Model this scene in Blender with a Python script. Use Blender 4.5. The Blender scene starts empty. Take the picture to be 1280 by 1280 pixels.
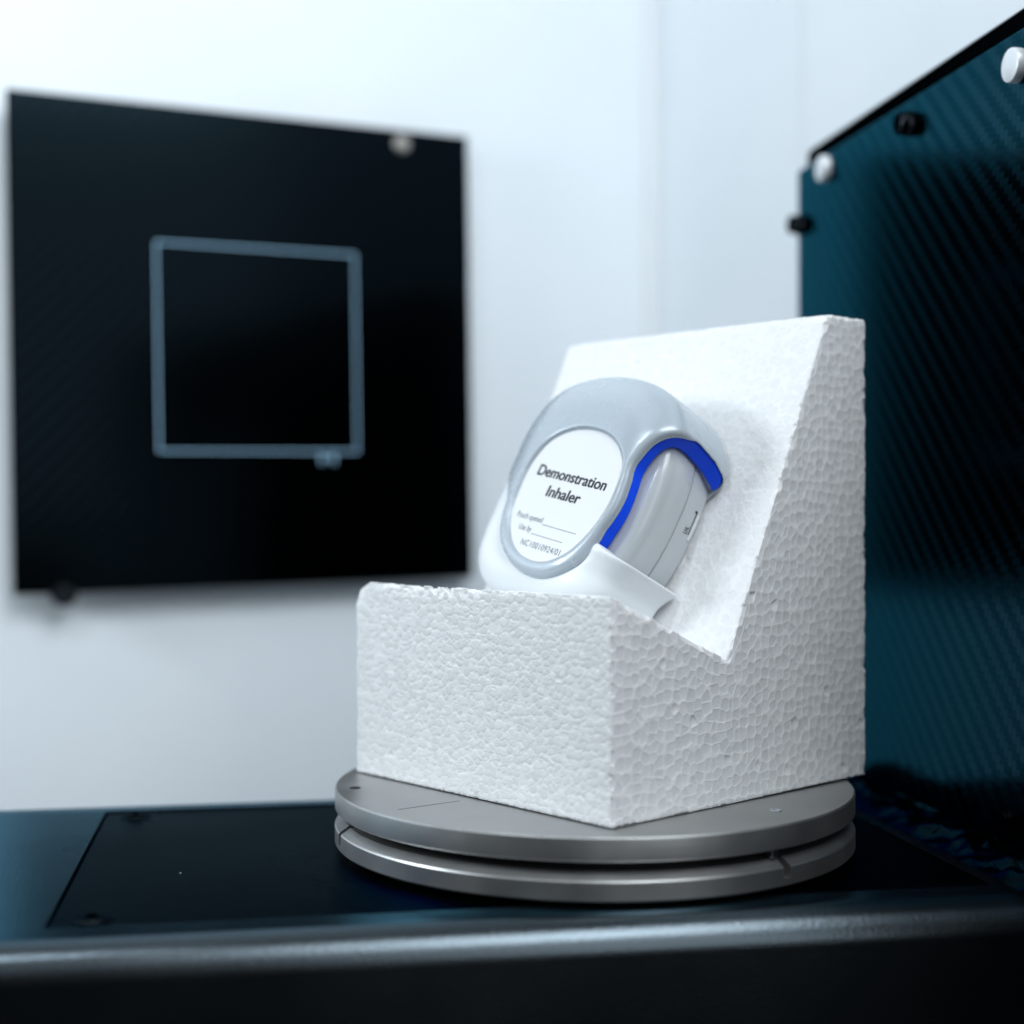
import bpy, bmesh, math, random
import numpy as np
from mathutils import Vector, Matrix
R = math.radians
random.seed(7); rng = np.random.default_rng(7)
scn = bpy.context.scene
col = scn.collection

# ------------------------------------------------------------------ camera, world, lamps, exposure
TH = R(9.65)                                   # the deck is turned this much against the lens axis
CS, SN = math.cos(TH), math.sin(TH)
CAM = Vector((-.1203, -.5283, .1215))
def W(xc, zc, h=0.0):                          # metres right of / in front of the camera position, height over it -> world
    return Vector((CAM.x + xc*CS + zc*SN, CAM.y - xc*SN + zc*CS, CAM.z + h))
def Wd(xc, zc, h=0.0):
    return Vector((xc*CS + zc*SN, -xc*SN + zc*CS, h))
cd = bpy.data.cameras.new('camera'); cam = bpy.data.objects.new('camera', cd); col.objects.link(cam)
cam.location = CAM; cam.rotation_euler = (R(90), 0, -TH)
cd.lens = 50; cd.sensor_width = 50*1280/1815.0
cd.clip_start = .02; cd.clip_end = 20
cd.dof.use_dof = True; cd.dof.focus_distance = .502; cd.dof.aperture_fstop = 4.1
scn.camera = cam

wd = bpy.data.worlds.new('World'); scn.world = wd; wd.use_nodes = True
wb = wd.node_tree.nodes['Background']
wb.inputs['Color'].default_value = (.72, .85, 1, 1); wb.inputs['Strength'].default_value = .02

def area(name, loc, target, size, power, color, sy=None):
    l = bpy.data.lights.new(name, 'AREA'); l.energy = power; l.color = color
    l.shape = 'RECTANGLE'; l.size = size; l.size_y = sy or size
    o = bpy.data.objects.new(name, l); col.objects.link(o); o.location = loc
    o.rotation_euler = (Vector(target) - Vector(loc)).to_track_quat('-Z', 'Y').to_euler()
    return o
k_ = area('cabinet_lamp', W(-.27, .20, .50), W(-.18, .46, -.08), .22, 1.2, (.84, .93, 1), .042)
zx = -(W(-.08, .60, .05) - k_.location).normalized(); xx = (Vector((1, .12, 0)) - zx*zx.dot(Vector((1, .12, 0)))).normalized()
k_.rotation_euler = Matrix((xx, zx.cross(xx), zx)).transposed().to_euler()      # a strip lamp lying along the deck
area('left_light', W(-.84, .38, .28), W(-.06, .66, .0), .22, 4.6, (.85, .94, 1))  # unseen source at the left, throws the inhaler's shadow across the ramp
area('wall_fill', W(-.16, .60, .74), W(-.34, .95, -.10), .5, .55, (.84, .93, 1))
area('front_fill', W(-.36, -.20, .46), W(-.34, 1.0, -.02), .55, .35, (.84, .93, 1))  # added frontal fill, evens out the wall
area('right_fill', W(1.5, -1.15, 1.15), W(-.1, .8, .05), 2.6, 42.0, (.88, .95, 1))  # added broad fill from the right, mainly to brighten the walls
area('foam_fill', W(.36, -.10, .80), W(.04, .55, 0), .55, 8.2, (.89, .95, 1))  # added fill that lifts the right-hand face of the foam

vs = scn.view_settings
vs.view_transform = 'Standard'; vs.look = 'None'; vs.exposure = -.15; vs.gamma = 1
scn.cycles.use_denoising = True
scn.cycles.max_bounces = 8

# ------------------------------------------------------------------ helpers
def tag(o, label=None, cat=None, group=None, kind=None):
    if label: o['label'] = label
    if cat: o['category'] = cat
    if group: o['group'] = group
    if kind: o['kind'] = kind
    return o
def empty(name, mat, label, cat):
    o = bpy.data.objects.new(name, None); col.objects.link(o); o.matrix_world = mat
    o.empty_display_size = .02
    return tag(o, label, cat)
def link(name, me, mat, parent=None, smooth=False):
    o = bpy.data.objects.new(name, me); col.objects.link(o)
    if mat and not me.materials: me.materials.append(mat)
    if parent: o.parent = parent
    if smooth:
        me.polygons.foreach_set('use_smooth', [True]*len(me.polygons))
    return o
def mesh(name, v, f):
    me = bpy.data.meshes.new(name); me.from_pydata([tuple(p) for p in v], [], f); me.update(); return me
def bm_link(name, bm, mat, parent=None, smooth=False):
    bmesh.ops.recalc_face_normals(bm, faces=bm.faces)
    me = bpy.data.meshes.new(name); bm.to_mesh(me); bm.free()
    return link(name, me, mat, parent, smooth)
def box_bm(x0, x1, y0, y1, z0, z1, bev=0, seg=2):
    bm = bmesh.new(); bmesh.ops.create_cube(bm, size=1)
    for v in bm.verts:
        v.co = ((x0+x1)/2+v.co.x*(x1-x0), (y0+y1)/2+v.co.y*(y1-y0), (z0+z1)/2+v.co.z*(z1-z0))
    if bev: bmesh.ops.bevel(bm, geom=list(bm.edges), offset=bev, segments=seg, profile=.5, affect='EDGES')
    return bm
def autosmooth(o, ang=35):
    me = o.data
    me.polygons.foreach_set('use_smooth', [True]*len(me.polygons))
    me.set_sharp_from_angle(angle=R(ang))
def lathe(name, prof, mat, parent=None, n=96, ang=30):
    v, f = [], []
    for i in range(n):
        a = 2*math.pi*i/n
        for r, z in prof: v.append((r*math.cos(a), r*math.sin(a), z))
    m = len(prof)
    for i in range(n):
        j = (i+1) % n
        for k in range(m-1): f.append((i*m+k, j*m+k, j*m+k+1, i*m+k+1))
    bm = bmesh.new(); me = mesh(name, v, f); bm.from_mesh(me); bpy.data.meshes.remove(me)
    bmesh.ops.remove_doubles(bm, verts=bm.verts, dist=1e-6)
    o = bm_link(name, bm, mat, parent); autosmooth(o, ang); return o
def screw_mesh(rad, h, hexr, depth, dome=.5):
    """button head with a hexagonal socket; axis +Z, head base at z=0"""
    bm = bmesh.new(); n = 36
    rings = []
    prof = [(rad*.98, 0), (rad, h*.2)] + [(rad*math.cos(t), h*.2 + h*.8*math.sin(t)) for t in (.35, .7, 1.0)]
    prof += [(hexr*1.25, h)]
    for r, z in prof:
        rings.append([bm.verts.new((r*math.cos(2*math.pi*i/n), r*math.sin(2*math.pi*i/n), z)) for i in range(n)])
    def hexpt(a, z):
        s = math.pi/3; b = (a % s) - s/2
        r = hexr*math.cos(s/2)/math.cos(b); return bm.verts.new((r*math.cos(a), r*math.sin(a), z))
    rings.append([hexpt(2*math.pi*i/n, h) for i in range(n)])
    rings.append([hexpt(2*math.pi*i/n, h-depth) for i in range(n)])
    for a, b in zip(rings, rings[1:]):
        for i in range(n): bm.faces.new((a[i], a[(i+1) % n], b[(i+1) % n], b[i]))
    bm.faces.new(rings[-1])
    bmesh.ops.recalc_face_normals(bm, faces=bm.faces)
    me = bpy.data.meshes.new('screw'); bm.to_mesh(me); bm.free()
    me.polygons.foreach_set('use_smooth', [True]*len(me.polygons)); me.set_sharp_from_angle(angle=R(40))
    return me

# ------------------------------------------------------------------ materials
class N:
    def __init__(s, name):
        s.m = bpy.data.materials.new(name); s.m.use_nodes = True
        s.t = s.m.node_tree; s.b = s.t.nodes['Principled BSDF']
    def new(s, typ, **kw):
        n = s.t.nodes.new(typ)
        for k, v in kw.items():
            if k in n.inputs: n.inputs[k].default_value = v
            else: setattr(n, k, v)
        return n
    def math(s, op, a, b=None, c=None):
        n = s.t.nodes.new('ShaderNodeMath'); n.operation = op
        for i, q in enumerate((a, b, c)):
            if q is None: continue
            if isinstance(q, (int, float)): n.inputs[i].default_value = q
            else: s.t.links.new(q, n.inputs[i])
        return n.outputs[0]
    def l(s, a, b): s.t.links.new(a, b)
    def ramp(s, fac, stops):
        r = s.t.nodes.new('ShaderNodeValToRGB'); e = r.color_ramp.elements
        e[0].position, e[0].color = stops[0][0], stops[0][1]
        e[1].position, e[1].color = stops[-1][0], stops[-1][1]
        for p, c in stops[1:-1]:
            q = e.new(p); q.color = c
        s.l(fac, r.inputs[0]); return r.outputs[0]
    def bump(s, height, strength, dist):
        b = s.new('ShaderNodeBump', Strength=strength, Distance=dist); s.l(height, b.inputs['Height'])
        s.l(b.outputs[0], s.b.inputs['Normal']); return b
    def obj(s): return s.new('ShaderNodeTexCoord').outputs['Object']
def g(v, a=1): return (v, v, v, a)
def simple(name, c, rough, spec=.5, metal=0, coat=0, noise=None):
    q = N(name); b = q.b
    b.inputs['Base Color'].default_value = (*c, 1); b.inputs['Roughness'].default_value = rough
    b.inputs['Specular IOR Level'].default_value = spec; b.inputs['Metallic'].default_value = metal
    b.inputs['Coat Weight'].default_value = coat
    if noise:                                   # (scale, bump strength, bump distance, roughness spread)
        n = q.new('ShaderNodeTexNoise', Scale=noise[0], Detail=4.0); q.l(q.obj(), n.inputs['Vector'])
        q.bump(n.outputs[0], noise[1], noise[2])
        q.l(q.math('MULTIPLY_ADD', n.outputs[0], noise[3], rough-noise[3]/2), b.inputs['Roughness'])
    return q.m

M = {}
# white painted steel of the cabinet: faint orange peel
q = N('wall_paint'); n = q.new('ShaderNodeTexNoise', Scale=9.0, Detail=3.0); q.l(q.obj(), n.inputs['Vector'])
q.l(q.ramp(n.outputs[0], [(.3, (.83, .885, .93, 1)), (.7, (.87, .92, .955, 1))]), q.b.inputs['Base Color'])
q.b.inputs['Roughness'].default_value = .45
n2 = q.new('ShaderNodeTexNoise', Scale=260.0, Detail=2.0); q.l(q.obj(), n2.inputs['Vector']); q.bump(n2.outputs[0], .08, .001)
M['wall'] = q.m
M['dark_floor'] = simple('darkened_floor', (.012, .013, .014), .7, .3, noise=(90, .2, .001, .1))  # unseen floor, blackened to keep its reflection off the deck front
M['joint'] = simple('joint_sealant', (.80, .84, .87), .6, .3, noise=(400, .1, .0005, .1))
# black powder coat: fine grain, specks of dust
def powder(name, base, rough, gscale, gstr, dust=True, tint=(.26, .36, .43, 1)):
    q = N(name); oc = q.obj()
    n1 = q.new('ShaderNodeTexNoise', Scale=gscale, Detail=3.0, Roughness=.6); q.l(oc, n1.inputs['Vector'])
    n2 = q.new('ShaderNodeTexNoise', Scale=14.0, Detail=4.0); q.l(oc, n2.inputs['Vector'])
    q.bump(n1.outputs[0], gstr, .0006)
    q.l(q.math('MULTIPLY_ADD', n2.outputs[0], .16, rough-.08), q.b.inputs['Roughness'])
    if dust:
        v = q.new('ShaderNodeTexVoronoi', Scale=330.0); q.l(oc, v.inputs['Vector'])
        sc = q.new('ShaderNodeSeparateColor'); q.l(v.outputs['Color'], sc.inputs[0])
        rad = q.math('MULTIPLY', q.math('GREATER_THAN', sc.outputs[0], .995), q.math('MULTIPLY_ADD', sc.outputs[1], .14, .08))
        gn = q.new('ShaderNodeSeparateXYZ'); q.l(q.new('ShaderNodeNewGeometry').outputs['Normal'], gn.inputs[0])
        dot = q.math('MULTIPLY', q.math('LESS_THAN', v.outputs['Distance'], rad), q.math('GREATER_THAN', gn.outputs[2], .6))   # dust settles on level faces only
        mix = q.new('ShaderNodeMix', data_type='RGBA'); mix.inputs[6].default_value = (*base, 1); mix.inputs[7].default_value = (.38, .40, .42, 1)
        q.l(dot, mix.inputs[0]); q.l(mix.outputs[2], q.b.inputs['Base Color'])
    else: q.b.inputs['Base Color'].default_value = (*base, 1)
    q.b.inputs['Specular Tint'].default_value = tint
    if dust: q.l(q.math('SUBTRACT', 1.0, dot), q.b.inputs['Metallic'])
    else: q.b.inputs['Metallic'].default_value = 1
    return q.m
M['deck'] = powder('deck_powder_coat', (.080, .098, .110), .26, 900, .16, True, (.38, .64, .80, 1))
M['plate'] = powder('plate_powder_coat', (.012, .016, .018), .29, 1300, .25)
M['blackmetal'] = simple('black_oxide', (.020, .024, .028), .32, .5, 1.0, noise=(300, .1, .0003, .15))
M['blackmetal'].node_tree.nodes['Principled BSDF'].inputs['Specular Tint'].default_value = (.2, .25, .3, 1)
M['blackframe'] = simple('black_anodised', (.010, .013, .016), .35, .5, 1.0, noise=(220, .15, .0004, .1))
M['blackframe'].node_tree.nodes['Principled BSDF'].inputs['Specular Tint'].default_value = (.12, .16, .19, 1)
M['steel'] = simple('bright_steel', (.72, .76, .80), .22, .5, 1.0, noise=(500, .05, .0002, .12))
M['dullsteel'] = simple('dull_steel', (.42, .40, .37), .45, .5, .8, noise=(500, .05, .0002, .12))
M['cap'] = simple('white_cap', (.80, .83, .86), .35, .5, .15, noise=(500, .05, .0002, .12))
M['line'] = simple('pale_blue_print', (.42, .70, .93), .6, .3)
# carbon fibre twill under lacquer, threads running along two object axes
def carbon(name, ax, az, pitch, rough, dusty=True, tint=(.44, .66, .77, 1)):
    q = N(name); sx = q.new('ShaderNodeSeparateXYZ'); q.l(q.obj(), sx.inputs[0])
    a = q.math('DIVIDE', sx.outputs[ax], pitch); b = q.math('DIVIDE', sx.outputs[az], pitch)
    ia, ib = q.math('FLOOR', a), q.math('FLOOR', b)
    d = q.math('MODULO', q.math('ADD', q.math('SUBTRACT', ia, ib), 4000.0), 4.0)
    warp = q.math('LESS_THAN', d, 2.0)
    fa, fb = q.math('FRACT', a), q.math('FRACT', b)
    def tow(f): return q.math('SUBTRACT', 1.0, q.math('POWER', q.math('ABSOLUTE', q.math('MULTIPLY_ADD', f, 2.0, -1.0)), 2.5))
    h = q.math('ADD', q.math('MULTIPLY', warp, tow(fa)), q.math('MULTIPLY', q.math('SUBTRACT', 1.0, warp), tow(fb)))
    # fine filaments along each tow
    wa = q.math('SINE', q.math('MULTIPLY', a, 75.0)); wb_ = q.math('SINE', q.math('MULTIPLY', b, 75.0))
    fil = q.math('ADD', q.math('MULTIPLY', warp, wa), q.math('MULTIPLY', q.math('SUBTRACT', 1.0, warp), wb_))
    hh = q.math('MULTIPLY_ADD', fil, .06, h)
    q.bump(hh, .018 if dusty else .05, .0003)
    if not dusty: h = q.math('MULTIPLY', h, .7)
    k = 1.25 if dusty else .28
    cr = q.ramp(q.math('MULTIPLY_ADD', warp, .5, q.math('MULTIPLY', h, .5)), [(0, (.006*k, .011*k, .015*k, 1)), (.5, (.011*k, .020*k, .027*k, 1)), (1, (.017*k, .030*k, .039*k, 1))])
    q.l(q.math('MULTIPLY_ADD', warp, -.10, rough), q.b.inputs['Roughness'])
    q.b.inputs['Metallic'].default_value = 1; q.b.inputs['Specular Tint'].default_value = tint
    v = q.new('ShaderNodeTexVoronoi', Scale=300.0); q.l(q.obj(), v.inputs['Vector'])
    sc = q.new('ShaderNodeSeparateColor'); q.l(v.outputs['Color'], sc.inputs[0])
    dot = q.math('LESS_THAN', v.outputs['Distance'], q.math('MULTIPLY', q.math('GREATER_THAN', sc.outputs[0], .972 if dusty else 2.0), q.math('MULTIPLY_ADD', sc.outputs[1], .13, .04)))
    mx_ = q.new('ShaderNodeMix', data_type='RGBA'); mx_.inputs[7].default_value = (.5, .52, .55, 1)
    q.l(dot, mx_.inputs[0]); q.l(cr, mx_.inputs[6]); q.l(mx_.outputs[2], q.b.inputs['Base Color']); q.l(q.math('SUBTRACT', 1.0, dot), q.b.inputs['Metallic'])
    return q.m
M['carbon_side'] = carbon('carbon_fibre_side', 1, 2, .0030, .22)
M['carbon_det'] = carbon('carbon_fibre_detector', 0, 2, .0028, .23, False, (.20, .27, .32, 1))
# machined aluminium, concentric turning marks
q = N('turned_aluminium'); oc = q.obj()
sx = q.new('ShaderNodeSeparateXYZ'); q.l(oc, sx.inputs[0])
rr_ = q.math('SQRT', q.math('ADD', q.math('POWER', sx.outputs[0], 2.0), q.math('POWER', sx.outputs[1], 2.0)))
cb = q.new('ShaderNodeCombineXYZ'); q.l(q.math('MULTIPLY', rr_, 3000.0), cb.inputs[0]); q.l(q.math('MULTIPLY', sx.outputs[2], 2500.0), cb.inputs[2])
n1 = q.new('ShaderNodeTexNoise', Scale=1.0, Detail=2.0); q.l(cb.outputs[0], n1.inputs['Vector'])
n2 = q.new('ShaderNodeTexNoise', Scale=45.0, Detail=5.0); q.l(oc, n2.inputs['Vector'])
q.bump(n1.outputs[0], .12, .0002)
q.l(q.ramp(n2.outputs[0], [(.3, (.37, .375, .375, 1)), (.7, (.45, .45, .445, 1))]), q.b.inputs['Base Color'])
q.l(q.math('MULTIPLY_ADD', n2.outputs[0], .20, .30), q.b.inputs['Roughness'])
q.b.inputs['Metallic'].default_value = .92
M['alu'] = q.m
# expanded polystyrene: bead tone from the mesh, a little light passes through
q = N('polystyrene_foam')
at = q.new('ShaderNodeAttribute', attribute_name='bead'); n1 = q.new('ShaderNodeTexNoise', Scale=1700.0, Detail=3.0); q.l(q.obj(), n1.inputs['Vector'])
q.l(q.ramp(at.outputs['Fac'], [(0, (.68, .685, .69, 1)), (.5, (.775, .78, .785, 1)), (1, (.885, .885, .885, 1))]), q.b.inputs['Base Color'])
q.bump(n1.outputs[0], .25, .0003)
q.b.inputs['Roughness'].default_value = .55; q.b.inputs['Specular IOR Level'].default_value = .35
q.b.inputs['Subsurface Weight'].default_value = .25
q.b.inputs['Subsurface Radius'].default_value = (1, 1, 1); q.b.inputs['Subsurface Scale'].default_value = .0012
M['foam'] = q.m
# plastics
def plastic(name, c, rough, gs=1500, gst=.10, coat=0, metal=0):
    q = N(name); q.b.inputs['Base Color'].default_value = (*c, 1); q.b.inputs['Roughness'].default_value = rough
    n = q.new('ShaderNodeTexNoise', Scale=gs, Detail=2.0); q.l(q.obj(), n.inputs['Vector']); q.bump(n.outputs[0], gst, .0003)
    n2 = q.new('ShaderNodeTexNoise', Scale=60.0, Detail=3.0); q.l(q.obj(), n2.inputs['Vector'])
    q.l(q.math('MULTIPLY_ADD', n2.outputs[0], .08, rough-.04), q.b.inputs['Roughness'])
    q.b.inputs['Coat Weight'].default_value = coat; q.b.inputs['Metallic'].default_value = metal
    return q.m
M['grey'] = plastic('pale_grey_plastic', (.44, .495, .545), .27, 1600, .08, 0, .14)
M['white'] = plastic('white_plastic', (.78, .81, .83), .40, 1500, .06)
M['ivory'] = plastic('off_white_plastic', (.54, .57, .59), .18, 1200, .03)
M['blue'] = plastic('blue_plastic', (.0, .075, .92), .5, 1500, .08)
M['blue'].node_tree.nodes['Principled BSDF'].inputs['Specular IOR Level'].default_value = .25
M['label'] = simple('label_paper', (.77, .78, .80), .5, .35, noise=(700, .03, .0002, .06))
M['ink'] = simple('black_ink', (.015, .016, .02), .5, .3)
M['greyink'] = simple('grey_ink', (.10, .105, .115), .5, .3)
M['gap'] = simple('dark_gap', (.012, .013, .015), .6, .3)
# crumpled glossy black film
q = N('black_film'); n1 = q.new('ShaderNodeTexNoise', Scale=120.0, Detail=5.0); q.l(q.obj(), n1.inputs['Vector']); q.bump(n1.outputs[0], .5, .002)
q.b.inputs['Base Color'].default_value = (.006, .012, .016, 1); q.b.inputs['Roughness'].default_value = .24; q.b.inputs['Metallic'].default_value = 1; q.b.inputs['Specular Tint'].default_value = (.28, .40, .46, 1)
M['film'] = q.m

# ------------------------------------------------------------------ the setting: cabinet walls and floor
dU = Vector((.9075, .42)).normalized(); dNn = Vector((dU.y, -dU.x))        # along the detector wall, and out of it (camera frame)
SD = .82
corner = Vector((.122, 1.275))*SD + dNn*.006
def wall(name, p, d, length, thick_dir, t=.03):
    """vertical slab from p along d (camera frame), thickness away from the room"""
    a = p; b = p + d*length; c = b + thick_dir*t; e = p + thick_dir*t
    v = [W(*q_, h) for h in (-.62, 1.15) for q_ in (a, b, c, e)]
    me = mesh(name, v, [(0, 1, 5, 4), (1, 2, 6, 5), (2, 3, 7, 6), (3, 0, 4, 7), (4, 5, 6, 7), (3, 2, 1, 0)])
    bm = bmesh.new(); bm.from_mesh(me); bpy.data.meshes.remove(me)
    return tag(bm_link(name, bm, M['wall']), kind='structure')
wl = wall('wall_left', corner + dU*.03, -dU, 1.6, -dNn)
wr = wall('wall_right', corner, dNn, .95, dU)
for s_, w_ in ((.004, .005),):            # sealed inside corner
    p = corner + dNn*.002 - dU*.002
    bm = bmesh.new()
    prof = [(-.0095, .0005), (-.005, .0022), (-.0022, .005), (-.0005, .0095)]
    vs_ = []
    for h in (-.6, 1.14):
        vs_.append([bm.verts.new(W(*(corner + dU*a + dNn*b), h)) for a, b in prof])
    for i in range(3): bm.faces.new((vs_[0][i], vs_[0][i+1], vs_[1][i+1], vs_[1][i]))
    bm_link('corner_sealant', bm, M['joint'], wr)
s_ = .213*SD                                  # joint between two wall sheets
bm = bmesh.new()
vs_ = [[bm.verts.new(W(*(corner + dNn*(s_+a) - dU*b), h)) for a, b in ((-.0016, .0002), (-.0007, .0006), (.0007, .0006), (.0016, .0002))] for h in (-.6, 1.14)]
for i in range(3): bm.faces.new((vs_[0][i], vs_[0][i+1], vs_[1][i+1], vs_[1][i]))
bm_link('sheet_joint', bm, M['joint'], wr)
bm = bmesh.new()
bm.faces.new([bm.verts.new(W(x, z, -.60)) for x, z in ((-1.6, -.3), (1.3, -.3), (1.3, 1.9), (-1.6, 1.9))])
tag(bm_link('floor', bm, M['dark_floor']), kind='structure')

# ------------------------------------------------------------------ the deck
deck = empty('machine_deck', Matrix(), 'black powder-coated machine deck with rounded front edge under the turntable', 'deck')
X0, X1, YB, YF, RF = -.75, .1195, .0905, -.097, .011
PX0, PX1, PY0, PY1 = -.184, .113, -.088, .080
prof = [(YF-RF, -.16), (YF-RF, -.09)] + [(YF - RF*math.sin(t), -RF + RF*math.cos(t)) for t in np.linspace(math.pi/2, 0, 12)]
prof += [(PY0, 0), (PY1, 0), (YB-.0015, 0), (YB-.0005, -.0005), (YB, -.0015), (YB, -.16)]
ip = len(prof) - 6
xs = [(X0, 0), (PX0, 0), (PX1, 0), (X1-.0012, 0), (X1-.0004, -.0004), (X1, -.0012), (X1, -.16)]
bm = bmesh.new(); gv = []
for x, dz in xs:
    gv.append([bm.verts.new((x, y, min(z, -.16) if dz < -.1 else z + (dz if z > -.02 else 0))) for y, z in prof])
for i in range(len(xs)-1):
    for j in range(len(prof)-1):
        if i == 1 and j == ip: continue
        try: bm.faces.new((gv[i][j], gv[i+1][j], gv[i+1][j+1], gv[i][j+1]))
        except ValueError: pass
ring = [gv[1][ip], gv[2][ip], gv[2][ip+1], gv[1][ip+1]]
low = [bm.verts.new((v.co.x, v.co.y, -.0035)) for v in ring]
for i in range(4): bm.faces.new((ring[i], ring[(i+1) % 4], low[(i+1) % 4], low[i]))
bm.faces.new(low)
bmesh.ops.remove_doubles(bm, verts=bm.verts, dist=1e-7)
bmesh.ops.dissolve_degenerate(bm, edges=bm.edges, dist=1e-7)
o = bm_link('deck_body', bm, M['deck'], deck); autosmooth(o, 40)
pl = bm_link('access_plate', box_bm(PX0+.0011, PX1-.0011, PY0+.0011, PY1-.0011, -.0034, -.00035, .0005), M['plate'], deck)
sm = screw_mesh(.0043, .0012, .0022, .0014)
for x, y in ((PX0+.0125, PY0+.010), (PX0+.0125, PY1-.010)):
    o = link('screw', sm, M['plate'], pl); o.location = (x, y, -.0006)
    rgm = lathe('countersink', [(.0044, -.0001), (.0050, .00025), (.0058, .00025), (.0062, -.0002)], M['plate'], pl, 40); rgm.location = (x, y, -.00035)

# ------------------------------------------------------------------ crumpled sealing strip between deck and side panel
nx, ny = 22, 150
v, f = [], []
from mathutils import noise as mn
for j in range(ny+1):
    for i in range(nx+1):
        x = .1205 + (.1505-.1205)*i/nx; y = -.26 + .385*j/ny
        e = math.sin(math.pi*i/nx)
        hgt = mn.noise((x*38, y*75 + 9*x*10, 3)) * .0042 + abs(mn.noise((x*70+y*55, y*120-x*60, 9))) * .0045
        v.append((x + .0012*mn.noise((x*50, y*60, 1)), y, -.0025 + .0035*e + hgt*(.25+.75*e)))
for j in range(ny):
    for i in range(nx):
        a = j*(nx+1)+i; f.append((a, a+1, a+nx+2, a+nx+1))
nb = len(v)
for j in (0, ny):
    for i in (0, nx): v.append((.1205 + .03*i/nx, -.26+.385*j/ny, -.02))
strip = link('sealing_strip', mesh('sealing_strip', v, f), M['film'], None, True)
md = strip.modifiers.new('thick', 'SOLIDIFY'); md.thickness = .0008; md.offset = -1
tag(strip, 'crumpled glossy black film strip between the deck and the tall side panel', 'sealing strip')

# ------------------------------------------------------------------ tall black side panel on the right
PXP, PYE, PZT = .152, .189, .298
sp = empty('side_panel', Matrix(), 'tall black carbon-fibre panel standing close behind the foam block', 'panel')
bm_link('front_plate', box_bm(PXP, PXP+.004, -.34, PYE, -.10, PZT, .0006), M['carbon_side'], sp)
o = bm_link('back_housing', box_bm(PXP+.0045, PXP+.045, -.341, PYE+.002, -.10, PZT+.0125, .005, 4), M['blackframe'], sp); autosmooth(o, 40)
ssm_o = lathe('screw', [(0, .0040), (.0054, .0040), (.0061, .0036), (.0063, .0030), (.0063, 0), (0, 0)], M['cap'], None, 40); ssm = ssm_o.data; bpy.data.objects.remove(ssm_o)
def side_screw(name, y, z, mat, me, label=None):
    o = link(name, me, mat, sp); o.location = (PXP-.0002, y, z); o.rotation_euler = (0, R(-90), 0)
    return o

# ------------------------------------------------------------------ square detector panel on the left wall
dl, dr = Vector((-.350, 1.02))*SD, Vector((-.0355, 1.17))*SD
dc = (dl+dr)/2; ddir = (dr-dl).normalized(); dn = Vector((ddir.y, -ddir.x))
ax, ay = Wd(*ddir), Wd(*(-dn))                     # local x to the right, local y into the wall
roll = R(.85); hz = .1221*SD
mm = Matrix((ax, ay, Vector((0, 0, 1)))).transposed().to_4x4()
mm = Matrix.Translation(W(*dc, hz)) @ mm @ Matrix.Rotation(-roll, 4, 'Y')
det = empty('detector_panel', mm, 'square black detector panel with a thin white square outline on the wall', 'detector')
HW, HH = .1766*SD, .1777*SD
bm_link('front_plate', box_bm(-HW, HW, 0, .004, -HH, HH, .0008), M['carbon_det'], det)
o = bm_link('detector_housing', box_bm(-HW+.004, HW-.003, .0045, .0125, -HH+.003, HH-.004, .003, 3), M['blackframe'], det)
bm_link('mounting_bracket', box_bm(-.09, .09, .0130, .0158, -.11, .11, .002), M['blackframe'], det)
def dpx(px, py):                                   # pixel of the photograph -> local x,z on the detector face (layout helper)
    k = Vector(((px-640)/1815, 1, (640-py)/1815)); d3 = Wd(k.x, k.y, k.z)
    inv = mm.inverted(); a = inv @ CAM; b = (inv.to_3x3() @ d3); t = -a.y/b.y
    return (a + b*t).x, (a + b*t).z
c0, c1, c2, c3 = dpx(197, 303), dpx(445, 318), dpx(445, 564), dpx(197, 564)
x0, x1 = (c0[0]+c3[0])/2, (c1[0]+c2[0])/2; z1, z0 = (c0[1]+c1[1])/2, (c2[1]+c3[1])/2
lw = .00045
for a in ((x0-lw, x1+lw, z1-lw, z1+lw), (x0-lw, x1+lw, z0-lw, z0+lw), (x0-lw, x0+lw, z0+lw, z1-lw), (x1-lw, x1+lw, z0+lw, z1-lw)):
    bm_link('outline_line', box_bm(a[0], a[1], -.00025, .0002, a[2], a[3]), M['line'], det)
mx, mz = dpx(410, 573)
for a in ((-.0048, -.0036, -.0034, .0034), (.0033, .0045, -.0034, .0034), (-.0036, .0033, -.0004, .0004)):
    bm_link('centre_mark', box_bm(mx+a[0], mx+a[1], -.0003, .0002, mz+a[2], mz+a[3]), M['line'], det)
dsm = screw_mesh(.0056, .003, .0024, .002)
o = link('screw', dsm, M['dullsteel'], det); q2 = dpx(502, 180); o.location = (q2[0], 0, q2[1]); o.rotation_euler = (R(90), 0, 0)
o['label'] = 'bright steel screw near the top edge'
for px, py in ((80, 742),):
    q2 = dpx(px, py)
    k_ = lathe('fixing_knob' if px == 80 else 'edge_clip', [(0, .010), (.006, .010), (.0072, .008), (.0072, 0), (0, 0)] if px == 80 else [(0, .004), (.003, .004), (.004, .003), (.004, 0), (0, 0)], M['blackmetal'], det, 32)
    k_.location = (q2[0], .006, q2[1]); k_.rotation_euler = (R(90), 0, 0)

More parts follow.
